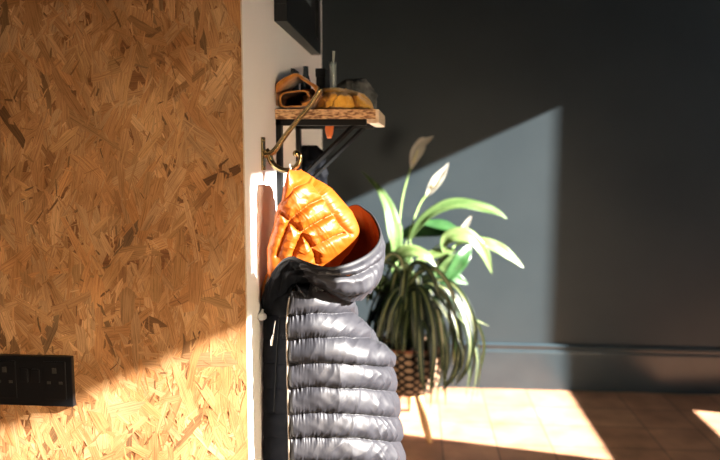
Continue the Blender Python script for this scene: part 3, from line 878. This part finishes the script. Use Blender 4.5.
def planter():
    r = thing('planter_basket', 'black and tan woven planter basket on pale wooden legs', 'planter', None)
    zb, zt = .165, .385
    prof = [(0, zb), (.085, zb), (.108, zb + .012), (.128, zb + .045), (.143, zb + .10), (.150, zb + .16), (.149, zt), (.138, zt), (.136, zt - .03), (.10, zt - .035)]
    n = 96; v, uvs = [], []
    for i, (rr, z) in enumerate(prof):
        for k in range(n + 1):
            a = 2 * math.pi * k / n
            v.append((PC.x + rr * math.cos(a), PC.y + rr * math.sin(a), z)); uvs.append((k / n, (z - zb) / (zt - zb)))
    f = [(i * (n + 1) + k, i * (n + 1) + k + 1, (i + 1) * (n + 1) + k + 1, (i + 1) * (n + 1) + k) for i in range(len(prof) - 1) for k in range(n)]
    obj('basket', v, f, m_basket, r, True, uvs)
    b = MB(); ring = [Vector((PC.x + .149 * math.cos(a), PC.y + .149 * math.sin(a), zt - .004)) for a in [i * math.pi / 24 for i in range(49)]]
    b.tube(ring, .0055, 8); b.build('rim', m_rim, r, True)
    b = MB(); b.lathe([(0, zt - .022), (.137, zt - .025)], (PC.x, PC.y, 0), 32); b.build('soil', m_soil, r)
    foot = Vector((.074, 2.832, 0))
    d = foot - PC; R0 = math.hypot(d.x, d.y); a0 = math.atan2(d.y, d.x)
    for q in range(3):
        a = a0 - q * 2 * math.pi / 3
        if q == 1: a = a0 - math.radians(62)
        if q == 2: a = a0 + math.radians(150)
        c = Vector((math.cos(a), math.sin(a), 0))
        b = MB(); b.tube([PC + c * .085 + Vector((0, 0, zb + .012)), PC + c * (R0 * .75) + Vector((0, 0, .07)), PC + c * R0 + Vector((0, 0, .004)), PC + c * (R0 + .001) + Vector((0, 0, .0))], [.0170, .0155, .0125, .0120], 14)
        b.build('leg', m_wood, r, True)
    settle(r, (PC.x, PC.y, 0))
planter()

# leaf materials
def leafmat(name, dark, mid, stripe=None, sw=.16, rough=.35, trans=.35):
    m = mat(name, mid, rough, .45)
    uv = N(m, 'ShaderNodeUVMap'); sp = N(m, 'ShaderNodeSeparateXYZ'); L(m, uv.outputs[0], sp.inputs[0])
    # u across (0..1), v along
    a = N(m, 'ShaderNodeMath', operation='SUBTRACT'); a.inputs[1].default_value = .5; L(m, sp.outputs[0], a.inputs[0])
    ab = N(m, 'ShaderNodeMath', operation='ABSOLUTE'); L(m, a.outputs[0], ab.inputs[0])
    if stripe:
        r = N(m, 'ShaderNodeValToRGB'); e = r.color_ramp.elements
        e[0].position = sw * .5; e[0].color = (*stripe, 1); e[1].position = sw * .5 + .05; e[1].color = (*dark, 1)
        L(m, ab.outputs[0], r.inputs[0]); colr = r.outputs[0]
    else:
        # side veins
        m1 = N(m, 'ShaderNodeMath', operation='MULTIPLY_ADD'); m1.inputs[1].default_value = -.55; L(m, ab.outputs[0], m1.inputs[0]); L(m, sp.outputs[1], m1.inputs[2])
        m2 = N(m, 'ShaderNodeMath', operation='MULTIPLY'); m2.inputs[1].default_value = 110.; L(m, m1.outputs[0], m2.inputs[0])
        s = N(m, 'ShaderNodeMath', operation='SINE'); L(m, m2.outputs[0], s.inputs[0])
        n = N(m, 'ShaderNodeTexNoise'); n.inputs['Scale'].default_value = 3; n.inputs['Detail'].default_value = 3; L(m, uv.outputs[0], n.inputs[0])
        ad = N(m, 'ShaderNodeMath', operation='MULTIPLY_ADD'); ad.inputs[1].default_value = .12; L(m, s.outputs[0], ad.inputs[0]); L(m, n.outputs[0], ad.inputs[2])
        r = N(m, 'ShaderNodeValToRGB'); e = r.color_ramp.elements
        e[0].position = .42; e[0].color = (*dark, 1); e[1].position = .60; e[1].color = (*mid, 1)
        L(m, ad.outputs[0], r.inputs[0]); colr = r.outputs[0]
    L(m, colr, bsdf(m).inputs['Base Color'])
    if trans:
        t = N(m, 'ShaderNodeBsdfTranslucent'); mixs = N(m, 'ShaderNodeMixShader'); mixs.inputs[0].default_value = trans
        L(m, colr, t.inputs[0]); out = m.node_tree.nodes['Material Output']
        L(m, bsdf(m).outputs[0], mixs.inputs[1]); L(m, t.outputs[0], mixs.inputs[2]); L(m, mixs.outputs[0], out.inputs[0])
    return m
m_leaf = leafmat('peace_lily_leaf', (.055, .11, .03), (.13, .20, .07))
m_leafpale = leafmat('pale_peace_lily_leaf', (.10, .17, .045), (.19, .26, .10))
m_leafdark = leafmat('dark_lily_leaf_and_shadow', (.015, .06, .015), (.03, .10, .025), trans=.15)
m_spidershade = leafmat('shaded_spider_plant_leaf', (.009, .024, .009), (.03, .08, .03), (.17, .19, .07), .17, .42, .06)  # shade on the hanging leaves is darkened into this colour
m_spiderlit = leafmat('lit_spider_plant_leaf', (.05, .10, .03), (.1, .15, .05), (.40, .40, .22), .34, .35, .3)  # sunlit copy of the leaf, the light put into its paler colour
m_stem = mat('green_stalk', (.25, .38, .12), .45, .4)
m_spathe = leafmat('white_spathe', (.52, .50, .43), (.62, .60, .54), trans=.4)

def leaf(name, pts, wid, m, parent, face=(0, -1, .4), fold=.25, n=26, nc=9, wave=.0, seed=0, twist=0.0, power=None):
    """pts: world points along the midrib; wid: half-width along it"""
    pts, wid = spline([Vector(p) for p in pts], wid, max(3, n // (len(pts) - 1)))
    N_ = len(pts); P = np.zeros((N_, nc, 3)); UV = []
    fv = Vector(face).normalized()
    L_ = sum((pts[i + 1] - pts[i]).length for i in range(N_ - 1)); acc = 0
    for i in range(N_):
        t = (pts[min(i + 1, N_ - 1)] - pts[max(i - 1, 0)]).normalized()
        side = t.cross(fv)
        if side.length < 1e-3: side = Vector((1, 0, 0))
        side.normalize(); nrm = side.cross(t).normalized()
        if twist:
            a = twist * i / N_; side, nrm = side * math.cos(a) + nrm * math.sin(a), nrm * math.cos(a) - side * math.sin(a)
        for k in range(nc):
            q = k / (nc - 1) * 2 - 1
            h = -fold * abs(q) ** 1.3 * wid[i] if fold else 0
            wv = wave * wid[i] * nz(i / 4.5 + seed, q * 1.5, seed) * abs(q)
            p = pts[i] + side * (q * wid[i]) + nrm * (-h * 1.0 + wv)
            P[i, k] = p
            UV.append((k / (nc - 1), acc / max(L_, 1e-6)))
        if i < N_ - 1: acc += (pts[i + 1] - pts[i]).length
    # closed thin blade: both faces a third of a millimetre apart
    nr = grid_normals(P) * .00025
    top = (P + nr).reshape(-1, 3); botm = (P - nr).reshape(-1, 3)
    f = gridfaces(N_, nc); m0 = len(top)
    f2 = [tuple(i + m0 for i in q[::-1]) for q in f]
    rimf = []
    for i in range(N_ - 1):
        rimf.append((i * nc, i * nc + m0, (i + 1) * nc + m0, (i + 1) * nc)); k = nc - 1
        rimf.append((i * nc + k, (i + 1) * nc + k, (i + 1) * nc + k + m0, i * nc + k + m0))
    return obj(name, np.concatenate([top, botm]), f + f2 + rimf, m, parent, True, UV + UV)

def lily():
    r = thing('peace_lily', 'peace lily with white flowers rising behind the spider plant', 'plant', None)
    base = Vector((PC.x + .02, 3.06, .37))
    def stalk(px, rad=.0035, rad2=.0028):
        b = MB(); b.tube(px, [rad] * (len(px) - 1) + [rad2], 8, res=5); return b.build('stalk', m_stem, r, True)
    def W(x, y, Y): return V(x, y, Y)
    # flowers
    stalk([base, W(396, 262, 3.1), W(399, 225, 3.15), W(403, 195, 3.18), W(411, 167, 3.2)])
    f = leaf('flower', [W(411, 169, 3.2), W(412, 162, 3.2), W(415, 152, 3.2), W(421, 143, 3.2), W(427, 140, 3.2), W(433.5, 136, 3.2)], [.004, .018, .030, .026, .013, .001], m_spathe, r, face=(.5, -1, .1), fold=.75, wave=.2, seed=2)
    b = MB(); b.tube([W(413, 163, 3.19), W(418, 150, 3.185)], [.006, .005], 8); b.build('spadix', mat('cream_spadix', (.7, .66, .42), .7, .2), f, True)
    stalk([base, W(404, 262, 3.15), W(410, 232, 3.2), W(419, 206, 3.25), W(427, 194, 3.27)])
    f = leaf('flower', [W(426, 196, 3.27), W(429, 190, 3.27), W(434, 181, 3.27), W(440, 174, 3.27), W(445, 168, 3.27), W(448.5, 163, 3.27)], [.004, .018, .026, .022, .010, .001], m_spathe, r, face=(.6, -1, .1), fold=.75, wave=.2, seed=5)
    b = MB(); b.tube([W(430, 189, 3.26), W(436, 179, 3.255)], [.006, .005], 8); b.build('spadix', bpy.data.materials['cream_spadix'], f, True)
    stalk([base, W(425, 262, 3.2), W(448, 240, 3.25), W(461, 231, 3.28)])
    leaf('flower', [W(460, 233, 3.28), W(463, 228, 3.28), W(467, 222, 3.28), W(472, 215, 3.28)], [.004, .014, .012, .001], m_spathe, r, face=(.4, -1, 0), fold=.6, wave=.1, seed=8)
    # big leaves
    data = [
        # tall blade on the left with a tip curling left
        ([(393, 262, 3.02), (395, 246, 3.0), (393, 228, 3.0), (388, 208, 3.02), (381, 193, 3.04), (372, 182, 3.06), (361, 171, 3.08)], [.006, .032, .040, .030, .018, .010, .001], m_leaf, (.75, -1, .2), .35),
        # long arching leaf to the right
        ([(410, 240, 3.18), (418, 226, 3.2), (430, 214, 3.22), (447, 206, 3.25), (465, 204, 3.28), (484, 208, 3.3), (498, 213, 3.32), (507, 219, 3.33)], [.006, .018, .026, .036, .040, .034, .020, .001], m_leaf, (.15, -.75, 1), .22),
        # pale leaf curling over with two tips
        ([(444, 256, 3.22), (444, 243, 3.22), (451, 236, 3.22), (463, 235, 3.23), (474, 240, 3.24), (484, 254, 3.25), (492, 274, 3.26)], [.004, .020, .032, .036, .034, .026, .001], m_leafpale, (.35, -1, .6), .25),
        ([(455, 246, 3.3), (466, 240, 3.3), (480, 242, 3.31), (496, 247, 3.32), (511, 257, 3.33), (524, 268, 3.34)], [.005, .018, .026, .030, .022, .001], m_leafpale, (.25, -1, .7), .22),
        # dark green leaf
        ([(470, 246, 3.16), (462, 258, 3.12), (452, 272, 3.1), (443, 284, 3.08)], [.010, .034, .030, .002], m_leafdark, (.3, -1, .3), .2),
        ([(398, 238, 3.34), (412, 232, 3.36), (430, 229, 3.38), (446, 228, 3.40), (460, 232, 3.41)], [.010, .034, .046, .040, .004], m_leafdark, (.1, -.9, .6), .15),  # dark blade standing in for a leaf's cast shadow on the wall
        # pale leaves lying low
        ([(388, 268, 3.0), (397, 256, 2.98), (410, 251, 2.97), (424, 255, 2.97), (436, 266, 2.98)], [.006, .022, .028, .024, .002], m_leafpale, (.3, -1, .7), .2),
        ([(378, 262, 3.02), (386, 250, 3.02), (396, 246, 3.02), (408, 250, 3.0)], [.004, .020, .022, .002], m_leafpale, (.2, -1, .6), .2),
        ([(410, 266, 3.15), (426, 257, 3.2), (444, 252, 3.22), (457, 250, 3.24)], [.006, .020, .022, .002], m_leafpale, (.2, -1, .8), .2),
        ([(385, 300, 3.02), (378, 285, 3.02), (372, 268, 3.04), (374, 250, 3.06)], [.006, .034, .036, .002], m_leaf, (.5, -1, .3), .25),
        ([(398, 300, 2.98), (388, 288, 2.96), (376, 280, 2.96), (364, 284, 2.97)], [.006, .030, .030, .002], m_leaf, (.5, -1, .5), .25),
        ([(400, 290, 3.10), (398, 270, 3.10), (405, 255, 3.12), (418, 246, 3.14)], [.006, .036, .036, .002], m_leaf, (.5, -1, .4), .25),
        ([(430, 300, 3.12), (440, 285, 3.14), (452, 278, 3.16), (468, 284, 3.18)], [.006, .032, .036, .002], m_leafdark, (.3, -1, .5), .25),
        ([(425, 290, 3.14), (436, 276, 3.16), (446, 262, 3.18), (462, 256, 3.2)], [.006, .034, .034, .002], m_leaf, (.3, -1, .4), .25),
        ([(372, 300, 3.04), (366, 290, 3.04), (356, 280, 3.06), (348, 276, 3.08)], [.006, .030, .030, .002], m_leaf, (.4, -1, .4), .25),
    ]
    for i, (pts, wd, m, fc, fo) in enumerate(data):
        leaf('leaf', [W(*p) for p in pts], wd, m, r, face=fc, fold=fo, wave=.35, seed=i * 3.1)
        p0 = W(*pts[0]); mid = (p0 + base) / 2 + Vector(((p0.x - base.x) * -.15, 0, .03))
        stalk([base + Vector((0, 0, -.02)), mid, p0 + Vector((0, 0, .004))], .003, .0026)
    settle(r, base)
lily()

def spider():
    r = thing('spider_plant', 'striped spider plant spilling over the woven planter basket', 'plant', None)
    rnd = random.Random(11)
    c = Vector((PC.x + .005, 2.965, .385))
    n = 72
    for i in range(n):
        a = 2 * math.pi * (i * .381966) + rnd.uniform(-.2, .2)
        lay = i / n                                   # inner upright ones last
        reach = (.285 - .12 * lay) * rnd.uniform(.70, 1.08)
        rise = (.15 + .19 * lay) * rnd.uniform(.85, 1.12)
        drop = (.40 - .16 * lay) * rnd.uniform(.6, 1.05)
        dx, dy = math.cos(a), math.sin(a)
        if dy > .35: reach *= .8
        sx = .9 if dx < 0 else 1.18
        st = c + Vector((dx * .02, dy * .02, -.01))
        def P(t, z): return Vector((c.x + dx * reach * t * sx, c.y + dy * reach * t * .72, z))
        z0 = c.z
        end = max(.155, z0 + rise - drop - .12)
        if dy < -.3 and dx < .35: end = max(end, .33 + .1 * rnd.random())
        pts = [st, P(.22, z0 + rise * .75), P(.50, z0 + rise), P(.78, z0 + rise * .72), P(.97, z0 + rise * .72 - (rise * .72 + z0 - end) * .45), P(.90 + rnd.uniform(-.08, .14), end)]
        wd = rnd.uniform(.012, .0185)
        w_ = [wd * .6, wd * .9, wd, wd, wd * .75, .0006]
        lit = (dx > .45 and rnd.random() < .3) or lay > .9  # right-hand and topmost leaves take the painted sunlit colour
        leaf('leaf', pts, w_, m_spiderlit if lit else m_spidershade, r, face=(dx * .5, dy * .5, 1), fold=.35, n=22, nc=7, wave=.1, seed=i, twist=rnd.uniform(-.5, .5))
    hand = [([(404, 292), (396, 290), (386, 308), (380, 330), (378, 350)], .012, 0), ([(406, 296), (399, 300), (395, 322), (391, 352)], .013, 0),
            ([(408, 290), (420, 288), (430, 312), (434, 348), (429, 393)], .015, 0), ([(412, 288), (432, 284), (449, 304), (459, 340), (455, 372), (441, 392)], .014, 0),
            ([(414, 290), (440, 286), (460, 306), (470, 338), (467, 366), (455, 386)], .013, 0), ([(408, 296), (414, 300), (419, 332), (421, 368), (425, 397)], .014, 0),
            ([(414, 286), (444, 280), (464, 298), (475, 330), (472, 360)], .012, 0), ([(404, 284), (394, 266), (382, 264), (370, 284), (367, 305)], .011, 0),
            ([(408, 284), (412, 266), (422, 264), (434, 280), (440, 300)], .011, 0), ([(410, 292), (424, 294), (441, 322), (447, 356), (443, 388)], .014, 0),
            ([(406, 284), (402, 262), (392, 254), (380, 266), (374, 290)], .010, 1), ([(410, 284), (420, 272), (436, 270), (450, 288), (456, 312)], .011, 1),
            ([(405, 300), (400, 296), (390, 318), (386, 345)], .012, 0), ([(412, 300), (434, 300), (452, 326), (463, 352), (458, 380)], .012, 0)]
    for q, (pp, wd, li) in enumerate(hand):
        Y0 = 2.93; m_ = len(pp)
        pts = [V(x, y, Y0 - .14 * math.sin(min(1, i / (m_ - 1) * 1.1) * 1.5) + (.05 if x > 440 else 0)) for i, (x, y) in enumerate(pp)]
        w_ = [wd * .6] + [wd] * (m_ - 2) + [.0006]
        leaf('leaf', pts, w_, m_spiderlit if li else m_spidershade, r, face=(.25, -.8, .5), fold=.35, n=22, nc=7, wave=.1, seed=q + 200, twist=rnd.uniform(-.4, .4))
    # one leaf reaching out to the right, one long runner tip
    leaf('leaf', [c, V(430, 300, 3.0), V(452, 312, 3.05), V(470, 318, 3.08), V(489, 326, 3.1)], [.006, .011, .012, .010, .0006], m_spiderlit, r, face=(.2, -.4, 1), n=22, nc=7)
    leaf('leaf', [c, V(440, 290, 3.0), V(462, 310, 3.02), V(474, 332, 3.03), V(475, 345, 3.03), V(471, 361, 3.03)], [.006, .010, .011, .009, .007, .0006], m_spiderlit, r, face=(.6, -.6, .8), n=22, nc=7)
    settle(r, c)
spider()
